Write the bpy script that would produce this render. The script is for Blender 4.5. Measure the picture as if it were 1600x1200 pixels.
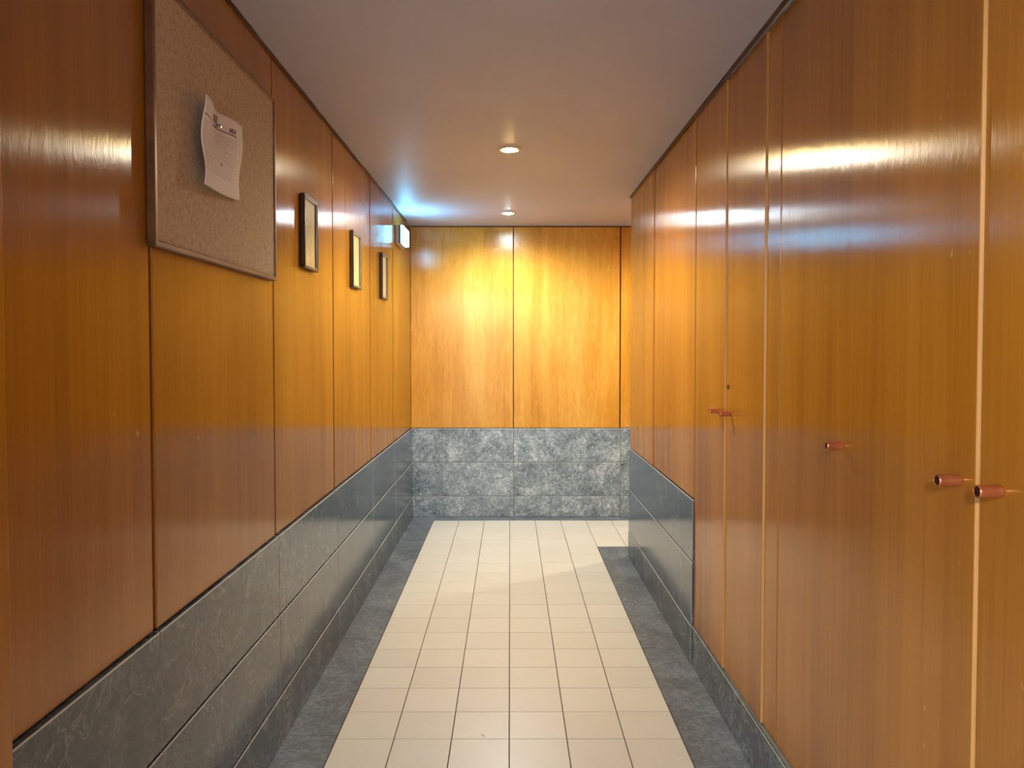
import bpy, bmesh, math, random
from mathutils import Vector
random.seed(7)
for o in list(bpy.data.objects):
    bpy.data.objects.remove(o)
S = bpy.context.scene
COL = S.collection

# ------------------------------------------------------------------ camera
cam_d = bpy.data.cameras.new('camera'); cam = bpy.data.objects.new('camera', cam_d); COL.objects.link(cam)
cam_d.sensor_width = 36.0; cam_d.lens = 27.0; cam_d.clip_start = 0.02
cam.location = (-0.006, 0, 1.35)
cam.rotation_euler = (math.radians(90) - math.atan(35 / 1200), 0, -0.0025)
cam_d.shift_y = -19 / 1600      # the photograph is cropped a little off its optical centre
S.camera = cam

# ------------------------------------------------------------------ world + daylight through the entrance glazing
W = bpy.data.worlds.new('world'); S.world = W; W.use_nodes = True
bg = W.node_tree.nodes['Background']
bg.inputs[0].default_value = (0.74, 0.84, 1.0, 1); bg.inputs[1].default_value = 6.0
por = bpy.data.lights.new('entrance_portal', 'AREA'); por.shape = 'RECTANGLE'; por.size = 1.20; por.size_y = 2.00
por.cycles.is_portal = True
po = bpy.data.objects.new('entrance_portal', por); COL.objects.link(po)
po.location = (-1.05, -2.72, 1.11); po.rotation_euler = (math.radians(90), 0, 0)

# ------------------------------------------------------------------ colour management
vs = S.view_settings
S.display_settings.display_device = 'sRGB'
vs.view_transform = 'Standard'; vs.look = 'None'; vs.gamma = 1.0; vs.use_curve_mapping = False
vs.exposure = -0.25
LIGHT = 1.0

# ------------------------------------------------------------------ dimensions (metres)
H = 2.337                       # ceiling
XL, XR = -0.805, 0.785          # wood faces of the side walls
YB = 6.18                       # wood face of the back wall
YC = 4.99                       # far end of the right wall, passage beyond
YF = -2.60                      # entrance wall behind the camera
XV, YV = -1.95, 1.02               # the hall widens to the left behind the jamb
XP = 2.60                       # end of the side passage
R1, R2, R3 = 0.168, 0.442, 0.716  # tops of the three stone courses

# ------------------------------------------------------------------ node helpers
class NT:
    def __init__(s, name):
        m = bpy.data.materials.new(name); m.use_nodes = True
        s.m = m; s.t = m.node_tree; s.t.nodes.clear()
    def n(s, typ, ins=None, **kw):
        nd = s.t.nodes.new(typ)
        for k, v in kw.items(): setattr(nd, k, v)
        for k, v in (ins or {}).items():
            if hasattr(v, 'is_output'): s.t.links.new(v, nd.inputs[k])
            else: nd.inputs[k].default_value = v
        return nd
    def math(s, op, a, b=0.0, c=0.0, clamp=False):
        nd = s.n('ShaderNodeMath', {0: a, 1: b, 2: c}, operation=op); nd.use_clamp = clamp
        return nd.outputs[0]
    def vm(s, op, a, b=(0, 0, 0)):
        return s.n('ShaderNodeVectorMath', {0: a, 1: b}, operation=op).outputs[0]
    def ramp(s, f, stops, interp='LINEAR'):
        nd = s.n('ShaderNodeValToRGB', {0: f}); cr = nd.color_ramp; cr.interpolation = interp
        while len(cr.elements) < len(stops): cr.elements.new(0.5)
        for e, (p, c) in zip(cr.elements, stops):
            e.position = p; e.color = (*c, 1) if len(c) == 3 else c
        return nd.outputs[0]
    def noise(s, vec, scale=1.0, detail=4.0, rough=0.55, dist=0.0):
        return s.n('ShaderNodeTexNoise', {'Vector': vec, 'Scale': scale, 'Detail': detail, 'Roughness': rough, 'Distortion': dist}).outputs[0]
    def mix(s, f, a, b, blend='MIX'):
        nd = s.n('ShaderNodeMix', data_type='RGBA', blend_type=blend)
        for i, v in ((0, f), (6, a), (7, b)):
            if hasattr(v, 'is_output'): s.t.links.new(v, nd.inputs[i])
            else: nd.inputs[i].default_value = v if i == 0 else (*v, 1) if len(v) == 3 else v
        return nd.outputs[2]
    def objvec(s, k=31.0):
        tc = s.n('ShaderNodeTexCoord').outputs['Object']
        r = s.n('ShaderNodeObjectInfo').outputs['Random']
        off = s.math('MULTIPLY', r, k)
        return s.vm('ADD', tc, s.n('ShaderNodeCombineXYZ', {0: off, 1: off, 2: off}).outputs[0]), r, tc
    def out(s, bsdf):
        o = s.n('ShaderNodeOutputMaterial'); s.t.links.new(bsdf, o.inputs[0]); return s.m

def lin(r, g, b):
    f = lambda c: (c / 12.92 if c <= 0.04045 else ((c + 0.055) / 1.055) ** 2.4)
    return (f(r / 255), f(g / 255), f(b / 255))

def wood(name, dark, mid, light, sx=26.0, sz=0.7, dist=0.4, rough=0.19, bump=0.16, fig=0.0, aniso=0.90):
    t = NT(name); v, r, tc = t.objvec()
    a = t.noise(t.vm('MULTIPLY', v, (sx, sx, sz)), 1, 5, 0.6, dist)
    f = t.noise(t.vm('MULTIPLY', v, (130, 130, 2.2)), 1, 3, 0.6, 0.1)
    b = t.noise(t.vm('MULTIPLY', v, (2.6, 2.6, 0.55)), 1, 3, 0.5, 0.2)
    lo = t.noise(t.vm('MULTIPLY', v, (11, 11, 0.3)), 1, 3, 0.55, 0.15)
    a = t.math('ADD', t.math('MULTIPLY', a, 0.5), t.math('MULTIPLY', lo, 0.75))
    a = t.math('SUBTRACT', a, 0.125)
    k = t.math('ADD', t.math('MULTIPLY', a, 0.36), t.math('ADD', t.math('MULTIPLY', f, 0.18), t.math('MULTIPLY', b, 0.56)))
    if fig:
        c = t.noise(t.vm('MULTIPLY', v, (34, 34, 6.5)), 1, 4, 0.6, 1.6)
        k = t.math('ADD', k, t.math('MULTIPLY', t.math('SUBTRACT', c, 0.5), fig))
    k = t.math('ADD', k, t.math('MULTIPLY', t.math('SUBTRACT', r, 0.5), 0.06))
    col = t.ramp(k, [(0.38, dark), (0.56, mid), (0.76, light)])
    # small pale scuffs in the varnish
    sc = t.noise(t.vm('MULTIPLY', v, (60, 60, 26)), 1, 2, 0.5, 0.6)
    wh = t.noise(t.vm('MULTIPLY', v, (2.3, 2.3, 2.0)), 1, 1, 0.5)
    m = t.math('MULTIPLY', t.math('GREATER_THAN', sc, 0.755), t.math('GREATER_THAN', wh, 0.56))
    col = t.mix(t.math('MULTIPLY', m, 0.45), col, lin(238, 190, 120))
    bn = t.noise(t.vm('MULTIPLY', v, (55, 55, 11)), 1, 4, 0.65, 0.3)
    bw = t.noise(t.vm('MULTIPLY', v, (7, 7, 1.2)), 1, 2, 0.5)
    hgt = t.math('ADD', t.math('MULTIPLY', bn, 0.8), t.math('MULTIPLY', bw, 0.45))
    bp = t.n('ShaderNodeBump', {'Strength': bump, 'Distance': 0.004, 'Height': hgt})
    ro = t.math('ADD', rough - 0.03, t.math('MULTIPLY', t.noise(t.vm('MULTIPLY', v, (40, 40, 3)), 1, 3), 0.06))
    p = t.n('ShaderNodeBsdfPrincipled', {'Base Color': col, 'Roughness': ro, 'IOR': 1.5, 'Anisotropic': aniso, 'Tangent': t.n('ShaderNodeTangent', direction_type='RADIAL', axis='Z').outputs[0], 'Normal': bp.outputs[0]})
    return t.out(p.outputs[0])

def stone(name, c0, c1, c2, rough=0.12, foss=1.0, bump=0.12):
    t = NT(name); v, r, tc = t.objvec()
    a = t.noise(v, 5.5, 7, 0.62, 0.5)
    b = t.noise(v, 48, 6, 0.7, 0.9)
    vo = t.n('ShaderNodeTexVoronoi', {'Vector': t.vm('ADD', v, t.vm('MULTIPLY', t.n('ShaderNodeTexNoise', {'Vector': v, 'Scale': 60.0}).outputs[1], (0.02, 0.02, 0.02))), 'Scale': 62.0})
    ring = t.ramp(vo.outputs[0], [(0.0, (1, 1, 1)), (0.20, (0.6, 0.6, 0.6)), (0.30, (0, 0, 0))])
    msk = t.ramp(t.noise(v, 14, 4, 0.6), [(0.50, (0, 0, 0)), (0.62, (1, 1, 1))])
    k = t.math('ADD', t.math('MULTIPLY', a, 0.45), t.math('MULTIPLY', b, 0.65))
    k = t.math('ADD', k, t.math('MULTIPLY', t.math('MULTIPLY', ring, msk), 0.22 * foss))
    col = t.ramp(k, [(0.40, c0), (0.56, c1), (0.76, c2)])
    # thin pale veins
    ve = t.math('ABSOLUTE', t.math('SUBTRACT', t.noise(v, 3.2, 6, 0.6, 1.2), 0.5))
    col = t.mix(t.ramp(ve, [(0.0, (0.28, 0.28, 0.28)), (0.012, (0, 0, 0))]), col, lin(170, 175, 175))
    bp = t.n('ShaderNodeBump', {'Strength': bump, 'Distance': 0.003, 'Height': b})
    ro = t.math('ADD', rough, t.math('MULTIPLY', a, 0.10))
    p = t.n('ShaderNodeBsdfPrincipled', {'Base Color': col, 'Roughness': ro, 'IOR': 1.5, 'Normal': bp.outputs[0]})
    return t.out(p.outputs[0])

def plain(name, col, rough=0.5, metal=0.0, var=0.06, scale=20.0, bump=0.0, spec=0.5):
    t = NT(name); v, r, tc = t.objvec()
    n = t.noise(v, scale, 4, 0.6)
    d = tuple(c * (1 - var * 2) for c in col); l = tuple(min(1, c * (1 + var * 2)) for c in col)
    c = t.ramp(n, [(0.3, d), (0.7, l)])
    ins = {'Base Color': c, 'Roughness': rough, 'Metallic': metal, 'Specular IOR Level': spec}
    if bump:
        ins['Normal'] = t.n('ShaderNodeBump', {'Strength': bump, 'Distance': 0.002, 'Height': n}).outputs[0]
    return t.out(t.n('ShaderNodeBsdfPrincipled', ins).outputs[0])

def emit(name, col, strength):
    t = NT(name)
    return t.out(t.n('ShaderNodeEmission', {0: (*col, 1), 1: strength}).outputs[0])

M = {}
M['wood'] = wood('varnished_wood', lin(138, 89, 21), lin(163, 110, 30), lin(186, 132, 43))
M['door_wood'] = wood('varnished_door_wood', lin(146, 88, 20), lin(176, 114, 30), lin(198, 134, 44), sx=34, sz=0.5)
M['figured_wood'] = wood('figured_wood', lin(180, 116, 30), lin(208, 144, 48), lin(228, 172, 78), sx=18, sz=1.3, dist=1.0, rough=0.20, fig=0.34, aniso=0.5, bump=0.10)
M['edge_wood'] = wood('raw_edge_wood', lin(200, 140, 70), lin(226, 170, 98), lin(240, 196, 130), rough=0.45, bump=0.05)
M['trim_wood'] = wood('dark_trim_wood', lin(60, 34, 20), lin(84, 50, 30), lin(104, 66, 42), rough=0.4)
M['stone'] = stone('dark_limestone', lin(50, 59, 71), lin(66, 77, 91), lin(110, 123, 135), rough=0.09, foss=0.5, bump=0.03)
M['stone_fossil_lit'] = stone('fossil_limestone_lit', lin(76, 87, 94), lin(136, 150, 158), lin(222, 230, 234), rough=0.12, foss=1.3, bump=0.05)  # same limestone with more fossils; extra paleness is strong light put into the colour
M['stone_rough'] = stone('dull_limestone', lin(50, 56, 63), lin(72, 79, 86), lin(128, 137, 142), rough=0.2, bump=0.05)
M['stone_floor'] = stone('floor_limestone', lin(64, 71, 78), lin(94, 103, 110), lin(138, 148, 153), rough=0.34, foss=0.5)
M['arris'] = plain('honed_stone_edge', lin(158, 160, 156), 0.5, scale=40)
M['plaster'] = plain('wall_plaster', lin(196, 194, 196), 0.7, var=0.02, scale=4)  # finish of the unseen entrance walls, made pale for neutral bounce light
M['backing'] = plain('dark_joint', lin(52, 27, 13), 0.8)
M['mortar'] = plain('stone_joint', lin(120, 122, 118), 0.8)
M['grout'] = plain('floor_grout', lin(84, 76, 66), 0.85, scale=60)
M['copper'] = plain('copper', lin(224, 146, 100), 0.26, 0.75, var=0.08, scale=50)
M['knob_end'] = plain('dark_copper', lin(86, 44, 30), 0.35, 1.0, var=0.1, scale=60)
M['steel'] = plain('steel', lin(190, 190, 192), 0.22, 1.0, var=0.03)
M['brass_old'] = plain('aged_brass', lin(120, 88, 52), 0.35, 1.0)
M['frame_dark'] = plain('dark_frame', lin(58, 42, 34), 0.32, 0.0, var=0.15, scale=30)
M['frame_bevel'] = plain('frame_silver', lin(176, 168, 152), 0.3, 0.6)
M['board_frame'] = plain('board_frame', lin(120, 88, 60), 0.36, 0.25, var=0.12, scale=12)
M['white_plastic'] = plain('white_plastic', lin(205, 205, 200), 0.35, var=0.02)
M['black_plastic'] = plain('black_plastic', lin(30, 30, 32), 0.4)
M['cream'] = plain('ring_enamel', lin(214, 200, 168), 0.35, var=0.03)

def ceiling_mat():
    t = NT('ceiling_paint'); v, r, tc = t.objvec(0)
    n = t.noise(v, 1.6, 4, 0.5)
    c = t.ramp(n, [(0.3, lin(184, 184, 198)), (0.7, lin(194, 193, 206))])
    bn = t.math('ADD', t.math('MULTIPLY', t.noise(v, 3.0, 3), 1.0), t.math('MULTIPLY', t.noise(v, 90, 2), 0.05))
    bp = t.n('ShaderNodeBump', {'Strength': 0.12, 'Distance': 0.01, 'Height': bn})
    return t.out(t.n('ShaderNodeBsdfPrincipled', {'Base Color': c, 'Roughness': 0.5, 'Normal': bp.outputs[0]}).outputs[0])
M['ceiling'] = ceiling_mat()

def tile_mat():
    t = NT('cream_tile'); v, r, tc = t.objvec(53)
    n = t.math('ADD', t.math('MULTIPLY', t.noise(v, 9, 4), 0.5), t.math('MULTIPLY', r, 0.5))
    c = t.ramp(n, [(0.1, lin(203, 199, 186)), (0.9, lin(213, 209, 196))])
    spots = t.math('GREATER_THAN', t.noise(v, 95, 1), 0.80)
    c = t.mix(t.math('MULTIPLY', spots, 0.5), c, lin(70, 60, 50))
    bp = t.n('ShaderNodeBump', {'Strength': 0.06, 'Distance': 0.003, 'Height': t.noise(v, 14, 3)})
    return t.out(t.n('ShaderNodeBsdfPrincipled', {'Base Color': c, 'Roughness': 0.36, 'Normal': bp.outputs[0]}).outputs[0])
M['tile'] = tile_mat()

def cork_mat():
    t = NT('cork'); v, r, tc = t.objvec()
    a = t.noise(v, 260, 3, 0.7); b = t.noise(v, 60, 4, 0.6)
    k = t.math('ADD', t.math('MULTIPLY', a, 0.6), t.math('MULTIPLY', b, 0.4))
    c = t.ramp(k, [(0.32, lin(146, 130, 110)), (0.5, lin(196, 179, 156)), (0.7, lin(214, 198, 176))])
    bp = t.n('ShaderNodeBump', {'Strength': 0.3, 'Distance': 0.001, 'Height': a})
    return t.out(t.n('ShaderNodeBsdfPrincipled', {'Base Color': c, 'Roughness': 0.9, 'Specular IOR Level': 0.15, 'Normal': bp.outputs[0]}).outputs[0])
M['cork'] = cork_mat()

def paper_mat():
    # flat print: a dark heading rule, a small dark heading block, fine unreadable text lines
    t = NT('printed_paper')
    uv = t.n('ShaderNodeTexCoord').outputs['UV']
    sp = t.n('ShaderNodeSeparateXYZ', {0: uv}); u, v = sp.outputs[0], sp.outputs[1]
    def band(x, a, b): return t.math('MULTIPLY', t.math('GREATER_THAN', x, a), t.math('LESS_THAN', x, b))
    rows = t.math('LESS_THAN', t.math('FRACT', t.math('MULTIPLY', v, 26)), 0.42)
    row_id = t.math('FLOOR', t.math('MULTIPLY', v, 26))
    cv = t.n('ShaderNodeCombineXYZ', {0: t.math('MULTIPLY', u, 70), 1: t.math('MULTIPLY', row_id, 7.3)}).outputs[0]
    words = t.math('GREATER_THAN', t.noise(cv, 1, 2), 0.44)
    cl = t.n('ShaderNodeCombineXYZ', {0: t.math('MULTIPLY', row_id, 3.1)}).outputs[0]
    lend = t.math('ADD', 0.45, t.math('MULTIPLY', t.noise(cl, 1, 1), 0.75))
    body = t.math('MULTIPLY', t.math('MULTIPLY', band(v, 0.18, 0.76), band(u, 0.05, 0.82)), t.math('MULTIPLY', rows, t.math('MULTIPLY', words, t.math('LESS_THAN', u, lend))))
    rule = t.math('MULTIPLY', band(v, 0.795, 0.812), band(u, 0.03, 0.86))
    rule2 = t.math('MULTIPLY', band(u, 0.845, 0.852), band(v, 0.40, 0.80))
    hw = t.math('GREATER_THAN', t.noise(t.vm('MULTIPLY', uv, (60, 25, 1)), 1, 1), 0.42)
    head = t.math('MULTIPLY', t.math('MULTIPLY', band(v, 0.825, 0.885), band(u, 0.74, 0.85)), hw)
    hl = t.math('MULTIPLY', band(v, 0.862, 0.870), band(u, 0.04, 0.68))
    logo = t.math('MULTIPLY', band(v, 0.86, 0.95), band(u, 0.42, 0.55))
    dot = t.math('MULTIPLY', band(v, 0.335, 0.375), band(u, 0.47, 0.50))
    ink = t.math('MULTIPLY', body, 0.30)
    for x, k in ((rule, 0.75), (rule2, 0.4), (head, 0.8), (hl, 0.3), (logo, 0.72), (dot, 1.0)):
        ink = t.math('MAXIMUM', ink, t.math('MULTIPLY', x, k))
    c = t.mix(ink, lin(234, 230, 234), lin(34, 32, 36))
    return t.out(t.n('ShaderNodeBsdfPrincipled', {'Base Color': c, 'Roughness': 0.7, 'Specular IOR Level': 0.2}).outputs[0])
M['paper'] = paper_mat()

def art_mat(name, paper, ink, sx, sz, thr, w, h):
    # faded print: wispy drawn marks in the middle of a cream sheet
    t = NT(name); v, r, tc = t.objvec()
    sp = t.n('ShaderNodeSeparateXYZ', {0: tc}); y, z = sp.outputs[1], sp.outputs[2]
    a = t.noise(t.vm('MULTIPLY', v, (sx, sx, sz)), 1, 6, 0.65, 1.2)
    e = t.math('ADD', t.math('POWER', t.math('DIVIDE', y, w), 2), t.math('POWER', t.math('DIVIDE', z, h), 2))
    m = t.math('SUBTRACT', 1.0, e, clamp=True)
    k = t.math('MULTIPLY', t.ramp(a, [(thr - 0.06, (0, 0, 0)), (thr + 0.1, (1, 1, 1))]), m)
    line = t.math('MULTIPLY', t.math('GREATER_THAN', z, -h * 1.18), t.math('LESS_THAN', z, -h * 1.12))
    c = t.mix(t.math('MULTIPLY', t.math('MAXIMUM', k, t.math('MULTIPLY', line, 0.35)), 0.5), paper, ink)
    return t.out(t.n('ShaderNodeBsdfPrincipled', {'Base Color': c, 'Roughness': 0.7}).outputs[0])
ARTS = [art_mat('faded_print_grey', lin(226, 212, 178), lin(104, 104, 84), 55, 26, 0.50, 0.075, 0.10),
        art_mat('faded_print_yellow', lin(238, 220, 174), lin(150, 124, 62), 60, 40, 0.52, 0.04, 0.10),
        art_mat('faded_print_pale', lin(226, 216, 192), lin(110, 104, 92), 60, 34, 0.55, 0.045, 0.10)]

def pane_mat():
    t = NT('clear_glass')
    fr = t.n('ShaderNodeFresnel', {0: 1.5}).outputs[0]
    wv = t.noise(t.n('ShaderNodeTexCoord').outputs['Object'], 3.0, 2)
    tr = t.n('ShaderNodeBsdfTransparent', {0: (0.95, 0.96, 0.95, 1)}).outputs[0]
    gl = t.n('ShaderNodeBsdfGlossy', {0: (1, 1, 1, 1), 1: t.math('MULTIPLY', wv, 0.05)}).outputs[0]
    bf = t.n('ShaderNodeNewGeometry').outputs['Backfacing']
    fr = t.math('MULTIPLY', fr, t.math('SUBTRACT', 1.0, bf))
    return t.out(t.n('ShaderNodeMixShader', {0: fr, 1: tr, 2: gl}).outputs[0])
M['glass'] = pane_mat()

# ------------------------------------------------------------------ mesh helpers
def link(name, me, mat, parent=None, loc=(0, 0, 0)):
    o = bpy.data.objects.new(name, me); COL.objects.link(o)
    if mat is not None and not me.materials: me.materials.append(mat)
    o.location = loc
    if parent is not None: o.parent = parent
    return o
def box_me(sx, sy, sz, bev=0.0, seg=1, name='box'):
    """box standing on z=0, centred in x and y"""
    bm = bmesh.new(); bmesh.ops.create_cube(bm, size=1)
    for v in bm.verts: v.co = Vector((v.co.x * sx, v.co.y * sy, (v.co.z + 0.5) * sz))
    if bev: bmesh.ops.bevel(bm, geom=list(bm.edges), offset=bev, segments=seg, profile=0.5, affect='EDGES')
    me = bpy.data.meshes.new(name); bm.to_mesh(me); bm.free()
    return me
def box(name, x0, x1, y0, y1, z0, z1, mat, parent=None, bev=0.0, seg=1):
    """axis box by extents; parents sit at the world origin or their location is taken off"""
    p = parent_loc(parent)
    return link(name, box_me(abs(x1 - x0), abs(y1 - y0), abs(z1 - z0), bev, seg, name), mat, parent,
                (0.5 * (x0 + x1) - p[0], 0.5 * (y0 + y1) - p[1], min(z0, z1) - p[2]))
def stone_box(name, *a, **k):
    """stone slab whose chamfered edges are honed paler than its polished face"""
    o = box(name, *a, **k); me = o.data; me.materials.append(M['arris'])
    for p in me.polygons:
        if max(abs(c) for c in p.normal) < 0.97: p.material_index = 1
    return o
def parent_loc(p):
    v = Vector((0, 0, 0))
    while p is not None: v += p.location; p = p.parent
    return v
def boxes_me(lst, bev=0.0):
    bm = bmesh.new()
    for (x0, x1, y0, y1, z0, z1) in lst:
        r = bmesh.ops.create_cube(bm, size=1)
        for v in r['verts']:
            v.co = Vector((x0 + (v.co.x + .5) * (x1 - x0), y0 + (v.co.y + .5) * (y1 - y0), z0 + (v.co.z + .5) * (z1 - z0)))
    if bev: bmesh.ops.bevel(bm, geom=list(bm.edges), offset=bev, segments=1, affect='EDGES')
    me = bpy.data.meshes.new('boxes'); bm.to_mesh(me); bm.free(); return me
def lathe_me(prof, n=40, axis='z', smooth=True):
    """revolve (radius, height) pairs"""
    vs_, fs = [], []
    for (r, h) in prof:
        for i in range(n):
            a = 2 * math.pi * i / n; c, s = r * math.cos(a), r * math.sin(a)
            vs_.append((c, s, h) if axis == 'z' else (h, c, s))
    for k in range(len(prof) - 1):
        for i in range(n):
            j = (i + 1) % n
            fs.append((k * n + i, k * n + j, (k + 1) * n + j, (k + 1) * n + i))
    if prof[0][0] > 1e-6: fs.append(tuple(range(n))[::-1])
    if prof[-1][0] > 1e-6: fs.append(tuple((len(prof) - 1) * n + i for i in range(n)))
    me = bpy.data.meshes.new('lathe'); me.from_pydata(vs_, [], fs); me.validate()
    bm = bmesh.new(); bm.from_mesh(me); bmesh.ops.remove_doubles(bm, verts=bm.verts, dist=1e-6)
    bmesh.ops.recalc_face_normals(bm, faces=bm.faces); bm.to_mesh(me); bm.free()
    if smooth:
        for p in me.polygons: p.use_smooth = len(p.vertices) <= 4
        try: me.set_sharp_from_angle(angle=math.radians(35))
        except Exception: pass
    return me
def tag(o, label, cat, group=None, kind=None):
    o['label'] = label; o['category'] = cat
    if group: o['group'] = group
    if kind: o['kind'] = kind
    return o
def empty(name, loc=(0, 0, 0)):
    o = bpy.data.objects.new(name, None); COL.objects.link(o); o.location = loc; o.empty_display_size = 0.1; return o
def struct(o, label, cat): return tag(o, label, cat, kind='structure')

# ------------------------------------------------------------------ floor: screed, cream tiles, dark stone border
floor = link('floor', boxes_me([(XV, XL - 0.03, YF, YV, -0.06, -0.0025), (XL - 0.03, XR + 0.03, YF, YC, -0.06, -0.0025), (XL - 0.03, XP + 0.02, YC, YB + 0.03, -0.06, -0.0025)]), M['grout'])
struct(floor, 'cream square tile floor with a dark stone border along the walls', 'floor')
T = 0.2; TX0 = -0.609; TY1 = 6.0256
tile_me = box_me(T - 0.0035, T - 0.0028, 0.010, 0.0009, 1, 'floor_tile')
def tile(cx, cy):
    link('floor_tile', tile_me, M['tile'], floor, (cx, cy, -0.010 + random.uniform(-0.0003, 0.0003)))
ncol_pass = int((XP - TX0) / T)
for r in range(36):
    cy = TY1 - T * (r + 0.5)
    for c in range(6 if r > 3 else ncol_pass):
        tile(TX0 + T * (c + 0.5), cy)
SLB = 0.78 + 0.0
yb_side = TY1 - 4 * T               # border runs past the corner of the right wall to here
def slab(x0, x1, y0, y1): box('border_slab', x0 + 0.0008, x1 - 0.0008, y0 + 0.0008, y1 - 0.0008, -0.012, 0.0, M['stone_floor'], floor, 0.0008)
ys = [-1.10, -0.05, 0.85, 1.75, 2.65, 3.55, 4.45, 5.35, YB - 0.012]
for a, b in zip(ys, ys[1:]): slab(XL + 0.012, TX0 - 0.002, a, b)
ys = [-1.10, -0.48, 0.42, 1.32, 2.22, 3.12, 4.02, 4.92, yb_side]
for a, b in zip(ys, ys[1:]): slab(TX0 + 6 * T + 0.002, XR - 0.008, a, b)
slab(XR - 0.008, XP, YC + 0.002, yb_side)
xs = [TX0 - 0.002, 0.02, 0.88, 1.74, XP]
for a, b in zip(xs, xs[1:]): slab(a, b, TY1 + 0.001, YB - 0.012)

box('floor_slab', XV, XR - 0.008, YF, TY1 - 36 * T - 0.002, -0.012, -0.0005, M['tile'], floor, 0.0008)
box('floor_slab', XV, XL + 0.010, TY1 - 36 * T, YV - 0.002, -0.012, -0.0005, M['tile'], floor, 0.0008)
# ------------------------------------------------------------------ ceiling
ceil = link('ceiling', boxes_me([(XV, XL - 0.03, YF, YV, H, H + 0.12), (XL - 0.03, XR + 0.03, YF, YC, H, H + 0.12), (XL - 0.03, XP + 0.02, YC, YB + 0.03, H, H + 0.12)]), M['ceiling'])
struct(ceil, 'plain painted grey-white ceiling with small recessed lamps', 'ceiling')

# ------------------------------------------------------------------ walls (backing + wood panels + stone courses)
PT = 0.018
def wall_back():
    w = box('wall_back', XL - 0.12, XP + 0.12, YB + PT, YB + PT + 0.1, 0, H, M['backing'])
    struct(w, 'end wall of golden figured wood panels above grey fossil stone', 'wall')
    js = [XL, 0.0206, 0.882, 1.75, XP]
    for i, (a, b) in enumerate(zip(js, js[1:])):
        g = 0.0035
        d = 0.010 if i == 2 else 0.0
        p = box('wood_panel', a + (g if i else 0.001), b - (g if i != 1 else 0.007), YB + d, YB + PT - 0.001, R3 + 0.002, H - 0.004, M['figured_wood'], w, 0.0018)
        if i == 0:
            h0 = box('hatch', -0.2135, -0.098, YB - 0.0012, YB + 0.004, 2.165, 2.305, M['figured_wood'], p, 0.0006)
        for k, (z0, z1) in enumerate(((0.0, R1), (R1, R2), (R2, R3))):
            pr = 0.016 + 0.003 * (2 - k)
            stone_box('stone_slab', a + 0.0008, b - 0.0008, YB - pr + (0.006 if i == 2 else 0), YB + PT - 0.001, z0 + (0.0015 if k else 0.0), z1 - 0.0015, M['stone_fossil_lit'], w, 0.0025)
wall_back()

LJ = [YV, 1.714, 2.600, 3.478, 4.400, 5.246, YB]
LG = [0.004, 0.006, 0.007, 0.007, 0.010, 0.012, 0.001]
def wall_left():
    w = box('wall_left', XL - PT - 0.1, XL - PT, YV, YB + 0.1, 0, H, M['backing'])
    struct(w, 'left wall of orange varnished wood panels over dark stone courses', 'wall')
    for i, (a, b) in enumerate(zip(LJ, LJ[1:])):
        d = random.uniform(-0.001, 0.001)
        box('wood_panel', XL - PT + 0.001, XL + d, a + LG[i], b - LG[i + 1], R3 + 0.002, H - 0.004, M['wood'], w, 0.0025, 2)
        for k, (z0, z1) in enumerate(((0.0, R1), (R1, R2), (R2, R3))):
            pr = 0.012 + 0.0035 * (2 - k)
            stone_box('stone_slab', XL - PT + 0.001, XL + pr, a + 0.0006, b - 0.0006 - (0.02 if i == len(LJ) - 2 else 0), z0 + (0.0015 if k else 0.0), z1 - 0.0015,
                M['stone_rough'] if k == 0 else M['stone'], w, 0.0025)
wall_left()

CA = (2.386, 3.250)     # far closet along y
CB = (0.806, 2.262)     # near closet along y
def wall_right():
    w = link('wall_right', boxes_me([(XR + PT, XR + 0.62, CA[1] + 0.004, YC - PT, 0, H),
                                     (XR + PT, XR + 0.62, CB[1] + 0.004, CA[0] - 0.004, 0, H),
                                     (XR + PT, XR + 0.62, YF - 0.1, CB[0] - 0.004, 0, H),
                                     (XR + 0.62, XR + 0.70, YF - 0.1, YC - PT, 0, H)]), M['backing'])
    struct(w, 'right wall of tall varnished wood panels with a stone dado at its far end', 'wall')
    # far section: two panels above three stone courses
    for a, b, g0, g1, f in ((4.190, YC, 0.004, 0.0, 0.009), (CA[1], 4.190, 0.012, 0.010, 0.006)):
        box('wood_panel', XR - f, XR + PT - 0.001, a + g0, b - g1, R3 + 0.002 - 0.006, H - 0.004, M['door_wood'], w, 0.002, 2)
    for k, (z0, z1) in enumerate(((0.0, R1), (R1, R2), (R2, R3 - 0.006))):
        pr = 0.0135 + 0.0025 * (2 - k)
        stone_box('stone_slab', XR - pr, XR + PT - 0.001, CA[1] + 0.001, YC - 0.0005, z0 + (0.0015 if k else 0), z1 - 0.0015, M['stone_rough'] if k == 0 else M['stone'], w, 0.0025)
    # filler stile between the closets
    box('wood_panel', XR + 0.004, XR + PT - 0.001, CB[1] + 0.005, CA[0] - 0.004, R1 + 0.003, H - 0.004, M['door_wood'], w, 0.002, 2)
    # panels behind the camera
    for a, b in ((-2.6, -1.72), (-1.72, -0.86), (-0.86, 0.0), (0.0, CB[0])):
        box('wood_panel', XR, XR + PT - 0.001, a + 0.003, b - 0.003, R1 + 0.003, H - 0.004, M['door_wood'], w, 0.002, 2)
    # end face towards the side passage
    for a, b in ((XR + PT, XR + 0.70),):
        box('wood_panel', a, b, YC - PT + 0.001, YC - 0.0006, R3 - 0.004, H - 0.004, M['door_wood'], w, 0.001)
        stone_box('stone_slab', a, b, YC - PT + 0.001, YC + 0.004, 0, R3 - 0.006, M['stone'], w, 0.001)
wall_right()
bb = box('baseboard_right', XR - 0.004, XR + PT, YF, CA[1] - 0.001, 0, R1 - 0.002, M['mortar'])
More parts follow.
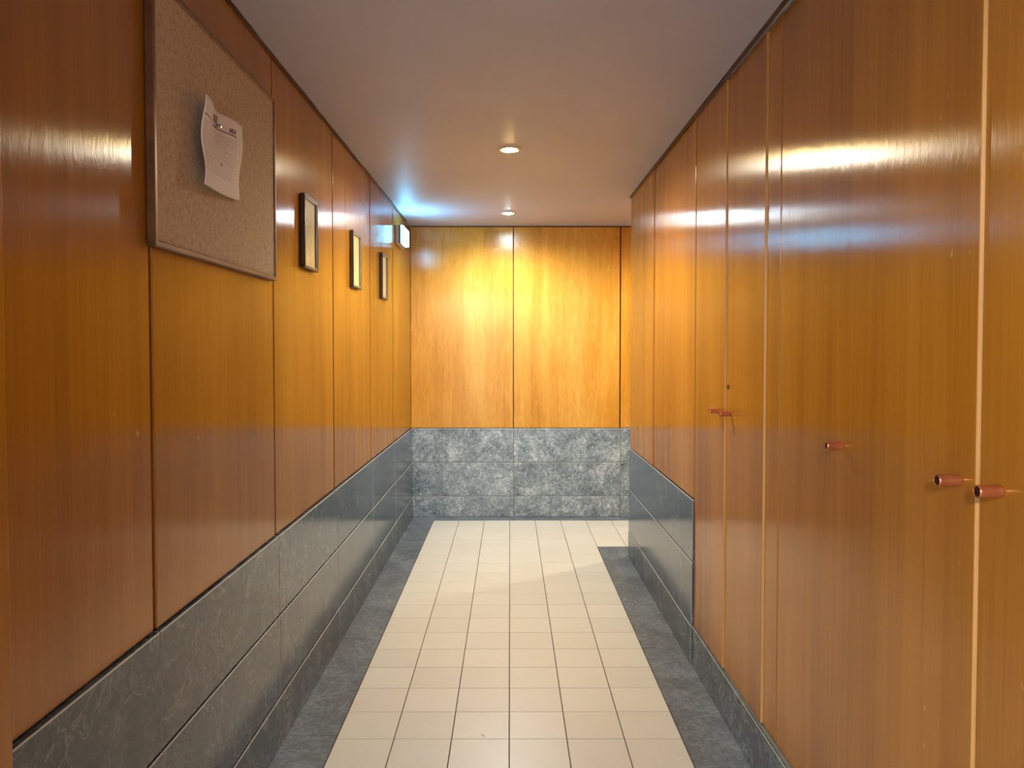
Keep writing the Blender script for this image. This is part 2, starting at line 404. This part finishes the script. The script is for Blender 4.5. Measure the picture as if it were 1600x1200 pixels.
struct(bb, 'low dark stone skirting running under the closet doors', 'baseboard')
ys = [YF, -1.60, -0.70, 0.20, 1.10, 2.00, CA[1] - 0.001]
for a, b in zip(ys, ys[1:]):
    stone_box('stone_slab', XR - 0.013, XR - 0.004, a + 0.0006, b - 0.0006, 0, R1 - 0.0015, M['stone_rough'], bb, 0.002)

# side passage and entrance wall (out of view, close the room)
wp = box('wall_passage', XP, XP + 0.1, YC - 0.8, YB + PT, 0, H, M['figured_wood']); struct(wp, 'wood wall closing the side passage round the corner', 'wall')
wq = box('wall_passage_near', XR + 0.70, XP, YC - 0.1, YC - 0.001, 0, H, M['wood']); struct(wq, 'near wood wall of the side passage behind the corner', 'wall')
OX0, OX1, OZ0, OZ1 = -1.70, -0.40, 0.02, 2.16
wv = box('wall_vestibule', XV - 0.1, XV, YF - 0.1, YV + 0.1, 0, H, M['plaster']); struct(wv, 'pale plaster wall at the left of the entrance, behind the viewer', 'wall')
wu = box('wall_vestibule_far', XV, XL - 0.13, YV, YV + 0.1, 0, H, M['plaster']); struct(wu, 'pale plaster wall beside the left jamb, behind the viewer', 'wall')
wf = link('wall_front', boxes_me([(XV - 0.1, OX0, YF - 0.1, YF, 0, H), (OX1, XR + 0.7, YF - 0.1, YF, 0, H), (OX0, OX1, YF - 0.1, YF, OZ1, H)]), M['plaster'])
struct(wf, 'entrance wall behind the viewer with a glazed door', 'wall')
dr = link('door_1', boxes_me([(OX0, OX0 + 0.05, YF - 0.07, YF - 0.03, 0, OZ1), (OX1 - 0.05, OX1, YF - 0.07, YF - 0.03, 0, OZ1),
                              (OX0 + 0.05, OX1 - 0.05, YF - 0.07, YF - 0.03, OZ1 - 0.06, OZ1), (OX0 + 0.05, OX1 - 0.05, YF - 0.07, YF - 0.03, 0, 0.12)], 0.002), M['frame_dark'])
struct(dr, 'glazed entrance door behind the viewer', 'door')
box('pane', OX0 + 0.05, OX1 - 0.05, YF - 0.053, YF - 0.047, 0.12, OZ1 - 0.06, M['glass'], dr)

# ------------------------------------------------------------------ trims
def wavy_strip(name, x0, x1, y0, y1, z0, z1, mat, amp, n, seed):
    rng = random.Random(seed); bm = bmesh.new(); prev = None
    for i in range(n + 1):
        y = y0 + (y1 - y0) * i / n
        lo = z0 + rng.uniform(-amp, amp); xi = x1 + rng.uniform(-amp, amp) * 0.6
        cur = [bm.verts.new(c) for c in ((x0, y, lo), (xi, y, lo), (xi, y, z1), (x0, y, z1))]
        if prev:
            for k in range(4): bm.faces.new((prev[k], prev[(k + 1) % 4], cur[(k + 1) % 4], cur[k]))
        else: bm.faces.new(cur)
        prev = cur
    bm.faces.new(prev[::-1]); bmesh.ops.recalc_face_normals(bm, faces=bm.faces)
    me = bpy.data.meshes.new(name); bm.to_mesh(me); bm.free()
    return link(name, me, mat)
struct(wavy_strip('trim_1', XL + 0.0012, XL + 0.008, YV, 5.9, H - 0.011, H, M['trim_wood'], 0.002, 60, 3), 'thin chipped dark strip where the left panels meet the ceiling', 'trim')
struct(wavy_strip('trim_2', XR - 0.010, XR - 0.0185, YF, YC, H - 0.011, H, M['trim_wood'], 0.0005, 20, 4), 'dark wood strip where the closet wall meets the ceiling', 'trim')
struct(box('trim_3', XL + 0.01, XP, YB - 0.006, YB, H - 0.008, H, M['trim_wood']), 'thin dark line along the top of the end wall', 'trim')
struct(box('trim_4', XL - 0.13, -0.768, YV - 0.012, 1.163, 0, H - 0.001, M['wood'], None, 0.003, 2), 'varnished wood door jamb at the left edge of the view', 'trim')

# ------------------------------------------------------------------ closets
def knob(door, y, z, face):
    # turned cylinder with a rounded rim and a dish in its end; axis along -x
    L, r = 0.040, 0.0105
    k = link('knob', lathe_me([(0.0075, 0.0), (0.0095, -0.001), (0.0102, -0.004), (0.0102, -0.034), (0.0109, -0.0352), (0.0109, -0.039), (0.0101, -0.0402), (0.0090, -0.0402), (0.0085, -0.0395), (0, -0.0395)], 32, 'x'), M['copper'], door, tuple(Vector((face, y, z)) - parent_loc(door)))
    k['label'] = 'copper cylinder knob'
    link('end_cap', lathe_me([(0.0083, -0.0393), (0.0080, -0.0400), (0, -0.0400)], 32, 'x'), M['knob_end'], k)
    return k
def closet(name, y0, y1, leaves, label):
    t = empty(name, (XR, 0.5 * (y0 + y1), 0)); tag(t, label, 'closet')
    L = parent_loc(t)
    body = link('body', boxes_me([(0.022, 0.60, y0 - L.y, y0 - L.y + 0.018, R1, H - 0.006), (0.022, 0.60, y1 - L.y - 0.018, y1 - L.y, R1, H - 0.006),
                           (0.59, 0.60, y0 - L.y + 0.018, y1 - L.y - 0.018, R1, H - 0.006), (0.022, 0.59, y0 - L.y + 0.018, y1 - L.y - 0.018, R1, R1 + 0.018),
                           (0.022, 0.59, y0 - L.y + 0.018, y1 - L.y - 0.018, H - 0.024, H - 0.006)]), M['backing'], t)
    for (a, b, face, lip, ky, extra) in leaves:
        d = box('door', face, XR + 0.021, a + (0.0016 if lip else 0.0), b, R1 + 0.004, H - 0.012, M['door_wood'], t, 0.0012)
        if lip:
            box('edge_lipping', face + 0.0002, XR + 0.021, a, a + 0.0016, R1 + 0.004, H - 0.012, M['edge_wood'], d)['label'] = 'pale raw wood edge'
        if ky is not None: knob(d, ky, 1.12, face)
        if extra:
            yy, zz = extra
            e = link('keyhole', lathe_me([(0.0085, 0.0), (0.0085, -0.0022), (0.0070, -0.0034), (0.0, -0.0034)], 24, 'x'), M['brass_old'], d, tuple(Vector((face, yy, zz)) - parent_loc(d)))
            link('key_slot', boxes_me([(-0.0038, -0.003, -0.0011, 0.0011, -0.0052, 0.0034)]), M['black_plastic'], e)
    return t
closet('built_in_closet', CA[0], CA[1], [
    (2.806, 3.2475, XR - 0.006, True, 2.868, None),
    (2.3885, 2.8035, XR - 0.001, True, 2.748, (2.776, 1.215))],
    'narrow two-door wooden closet with knobs paired under a keyhole')
closet('built_in_closet', CB[0], CB[1], [
    (1.787, 2.2590, XR + 0.004, False, 1.828, None),
    (1.296, 1.7835, XR - 0.0005, True, 1.343, None),
    (0.810, 1.2925, XR + 0.005, False, 1.236, None)],
    'wide three-door wooden closet nearest the viewer with three copper knobs')

# ------------------------------------------------------------------ cork pin board
def pin_board():
    y0, y1, z0, z1 = 1.695, 2.572, 1.578, 2.178
    t = empty('pin_board', (XL, 0.5 * (y0 + y1), z0)); tag(t, 'large brown-framed cork pin board on the left wall', 'pin board')
    L = parent_loc(t)
    fw, th = 0.014, 0.021
    a, b, h = y0 - L.y, y1 - L.y, z1 - z0
    link('cork_sheet', box_me(0.014, b - a - 0.006, h - 0.006, 0, 1), M['cork'], t, (0.0095, 0, 0.003))
    for (ya, yb, za, zb) in ((a, b, 0, fw), (a, b, h - fw, h)):
        link('frame_rail', boxes_me([(0.001, th, ya, yb, za, zb)], 0.0025), M['board_frame'], t)
    for (ya, yb) in ((a, a + fw), (b - fw, b)):
        link('frame_stile', boxes_me([(0.001, th + 0.0004, ya, yb, fw * 0.5, h - fw * 0.5)], 0.0025), M['board_frame'], t)
    for (yy, zz) in ((a + 0.02, 0.02), (b - 0.02, 0.02), (b - 0.02, h - 0.02)):
        link('screw', lathe_me([(0.0028, 0.0), (0.0028, 0.0012), (0.0015, 0.0019), (0, 0.002)], 12, 'x'), M['black_plastic'], t, (0.0165, yy, zz))
pin_board()

def notice():
    face = XL + 0.0185
    TL, TR = Vector((-0.755, 1.900, 1.976)), Vector((-0.760, 2.192, 1.981))
    BL, BR = Vector((-0.760, 1.900, 1.757)), Vector((face + 0.006, 2.204, 1.774))
    nu, nv = 28, 22; bm = bmesh.new(); uvl = bm.loops.layers.uv.new('UVMap'); g = []
    for j in range(nv + 1):
        row = []
        for i in range(nu + 1):
            u, v = i / nu, j / nv
            p = (BL * (1 - u) + BR * u) * (1 - v) + (TL * (1 - u) + TR * u) * v
            dip = math.exp(-((u - 0.52) / 0.26) ** 2 - ((v - 0.84) / 0.34) ** 2)
            p.x = p.x * (1 - dip) + (face + 0.0008) * dip
            p.x += 0.006 * math.sin(v * 7.2 + 0.6) * (1 - u) * (1 - dip) + 0.003 * math.sin(v * 8.5 + 2.0) * u * u * (1 - dip)
            p.z -= 0.012 * math.sin(math.pi * u) * (1 - v) * 0.4
            p.x = max(p.x, face + 0.0006)
            row.append(bm.verts.new(p))
        g.append(row)
    for j in range(nv):
        for i in range(nu):
            f = bm.faces.new((g[j][i], g[j][i + 1], g[j + 1][i + 1], g[j + 1][i])); f.smooth = True
            for l, (a, b) in zip(f.loops, ((i, j), (i + 1, j), (i + 1, j + 1), (i, j + 1))): l[uvl].uv = (a / nu, b / nv)
    me = bpy.data.meshes.new('paper_notice'); bm.to_mesh(me); bm.free()
    o = link('paper_notice', me, M['paper'])
    s = o.modifiers.new('thick', 'SOLIDIFY'); s.thickness = 0.0003; s.offset = 0
    tag(o, 'white printed sheet with curling edges pinned to the cork board', 'notice')
    pin = link('push_pin', lathe_me([(0.0, 0.0), (0.0008, 0.0), (0.0008, 0.003), (0.0056, 0.0034), (0.0056, 0.005), (0.0030, 0.0066), (0.0032, 0.0125), (0.0050, 0.0145), (0.0044, 0.0160), (0, 0.0164)], 24, 'x'), M['steel'], None, (face, 2.055, 1.942))
    tag(pin, 'shiny metal push pin holding the printed sheet', 'push pin')
notice()

# ------------------------------------------------------------------ framed prints
def picture(y, i, label):
    w, h, d, fw = 0.205, 0.283, 0.019, 0.010
    t = empty('framed_print', (XL + 0.0015, y, 1.662)); tag(t, label, 'picture', 'framed prints on the left wall')
    for (ya, yb, za, zb) in ((-w / 2, w / 2, 0, fw), (-w / 2, w / 2, h - fw, h), (-w / 2, -w / 2 + fw, fw, h - fw), (w / 2 - fw, w / 2, fw, h - fw)):
        link('frame_bar', boxes_me([(0, d, ya, yb, za, zb)], 0.0018), M['frame_dark'], t)
    e = 0.0035
    link('inner_bevel', boxes_me([(d - 0.006, d - 0.002, -w / 2 + fw, w / 2 - fw, fw, fw + e), (d - 0.006, d - 0.002, -w / 2 + fw, w / 2 - fw, h - fw - e, h - fw),
                            (d - 0.006, d - 0.002, -w / 2 + fw, -w / 2 + fw + e, fw + e, h - fw - e), (d - 0.006, d - 0.002, w / 2 - fw - e, w / 2 - fw, fw + e, h - fw - e)]), M['frame_bevel'], t)
    link('print', boxes_me([(-0.0008, 0.0008, -w / 2 + fw - 0.002, w / 2 - fw + 0.002, -h / 2 + fw - 0.002, h / 2 - fw + 0.002)]), ARTS[i], t, (0.007, 0, h / 2))
    link('glazing', boxes_me([(0.0105, 0.0120, -w / 2 + fw - 0.001, w / 2 - fw + 0.001, fw - 0.001, h - fw + 0.001)]), M['glass'], t)
picture(3.035, 0, 'dark-framed print with grey-green marks, nearest the cork board')
picture(3.940, 1, 'dark-framed yellowed print, the middle one of three')
picture(4.818, 2, 'dark-framed pale print, the one nearest the lit emergency sign')

# ------------------------------------------------------------------ emergency sign
def sign():
    t = empty('emergency_sign', (XL + 0.0015, 5.50, 2.085)); tag(t, 'lit white-cyan emergency light box high on the left wall', 'emergency sign')
    link('housing', boxes_me([(0, 0.030, -0.150, 0.150, 0, 0.13)], 0.004), M['white_plastic'], t)
    link('rim', boxes_me([(0.030, 0.040, -0.152, 0.152, -0.002, 0.010), (0.030, 0.040, -0.152, -0.142, 0.010, 0.126), (0.030, 0.040, 0.142, 0.152, 0.010, 0.126)], 0.001), M['frame_dark'], t)
    link('diffuser', boxes_me([(0.030, 0.058, -0.141, 0.141, 0.011, 0.127)], 0.004), emit('sign_glow', (0.16, 0.62, 1.0), 60 * LIGHT), t)
sign()

# ------------------------------------------------------------------ recessed ceiling lamps
def downlight(x, y, col, gcol, watts, glow, label, r=0.058, size=math.radians(172), blend=0.75):
    t = empty('ceiling_lamp', (x, y, H)); tag(t, label, 'ceiling lamp', 'recessed ceiling lamps')
    link('ring', lathe_me([(r * 0.60, 0.0), (r, 0.0), (r, -0.003), (r * 0.96, -0.006), (r * 0.76, -0.008), (r * 0.60, -0.003)], 48), M['cream'], t)
    link('bulb', lathe_me([(r * 0.58, -0.0005), (r * 0.58, -0.003), (r * 0.45, -0.010), (r * 0.2, -0.013), (0, -0.0135)], 40), emit('bulb_glow', gcol, glow), t)
    ld = bpy.data.lights.new('lamp_beam', 'SPOT'); ld.energy = watts * LIGHT; ld.color = col; ld.spot_size = size; ld.spot_blend = blend; ld.shadow_soft_size = 0.03
    lo = bpy.data.objects.new('lamp_beam', ld); COL.objects.link(lo); lo.parent = t; lo.location = (0, 0, -0.05)
WARM = (1.0, 0.90, 0.68); COOL = (0.90, 0.99, 1.0)
downlight(-0.008, 3.81, WARM, (1.0, 0.70, 0.26), 110, 420, 'round recessed ceiling lamp glowing warm yellow')
downlight(-0.020, 5.575, COOL, (0.80, 0.98, 1.0), 105, 520, 'round recessed ceiling lamp glowing cool white near the end wall')
downlight(1.56, 5.60, (1.0, 0.90, 0.68), (1.0, 0.85, 0.55), 105, 60, 'round recessed ceiling lamp round the corner in the side passage')
downlight(-0.68, -2.20, (0.97, 0.97, 1.0), (0.95, 0.92, 1.0), 330, 500, 'round recessed ceiling lamp behind the viewer', size=math.pi, blend=0.2)  # seen only as its gleam and the shadows of the knobs

# ------------------------------------------------------------------ a scrap of thread on the tiles
def thread():
    pts = [(-0.006, 0.006), (0.0, 0.007), (0.004, 0.003), (0.005, -0.004), (0.002, -0.009)]
    vs_, fs, n = [], [], 6
    for i, (x, y) in enumerate(pts):
        a = pts[max(i - 1, 0)]; b = pts[min(i + 1, len(pts) - 1)]
        d = Vector((b[0] - a[0], b[1] - a[1], 0)).normalized(); nx = Vector((-d.y, d.x, 0)); r = 0.0006
        for k in range(n):
            q = 2 * math.pi * k / n
            vs_.append((x + nx.x * r * math.cos(q), y + nx.y * r * math.cos(q), r + r * math.sin(q)))
        if i:
            for k in range(n): fs.append(((i - 1) * n + k, (i - 1) * n + (k + 1) % n, i * n + (k + 1) % n, i * n + k))
    fs += [tuple(range(n))[::-1], tuple((len(pts) - 1) * n + k for k in range(n))]
    me = bpy.data.meshes.new('thread'); me.from_pydata(vs_, [], fs)
    o = link('thread', me, M['black_plastic'], None, (-0.101, 2.645, 0.0004))
    tag(o, 'tiny dark curled thread lying on a near floor tile', 'thread')
thread()
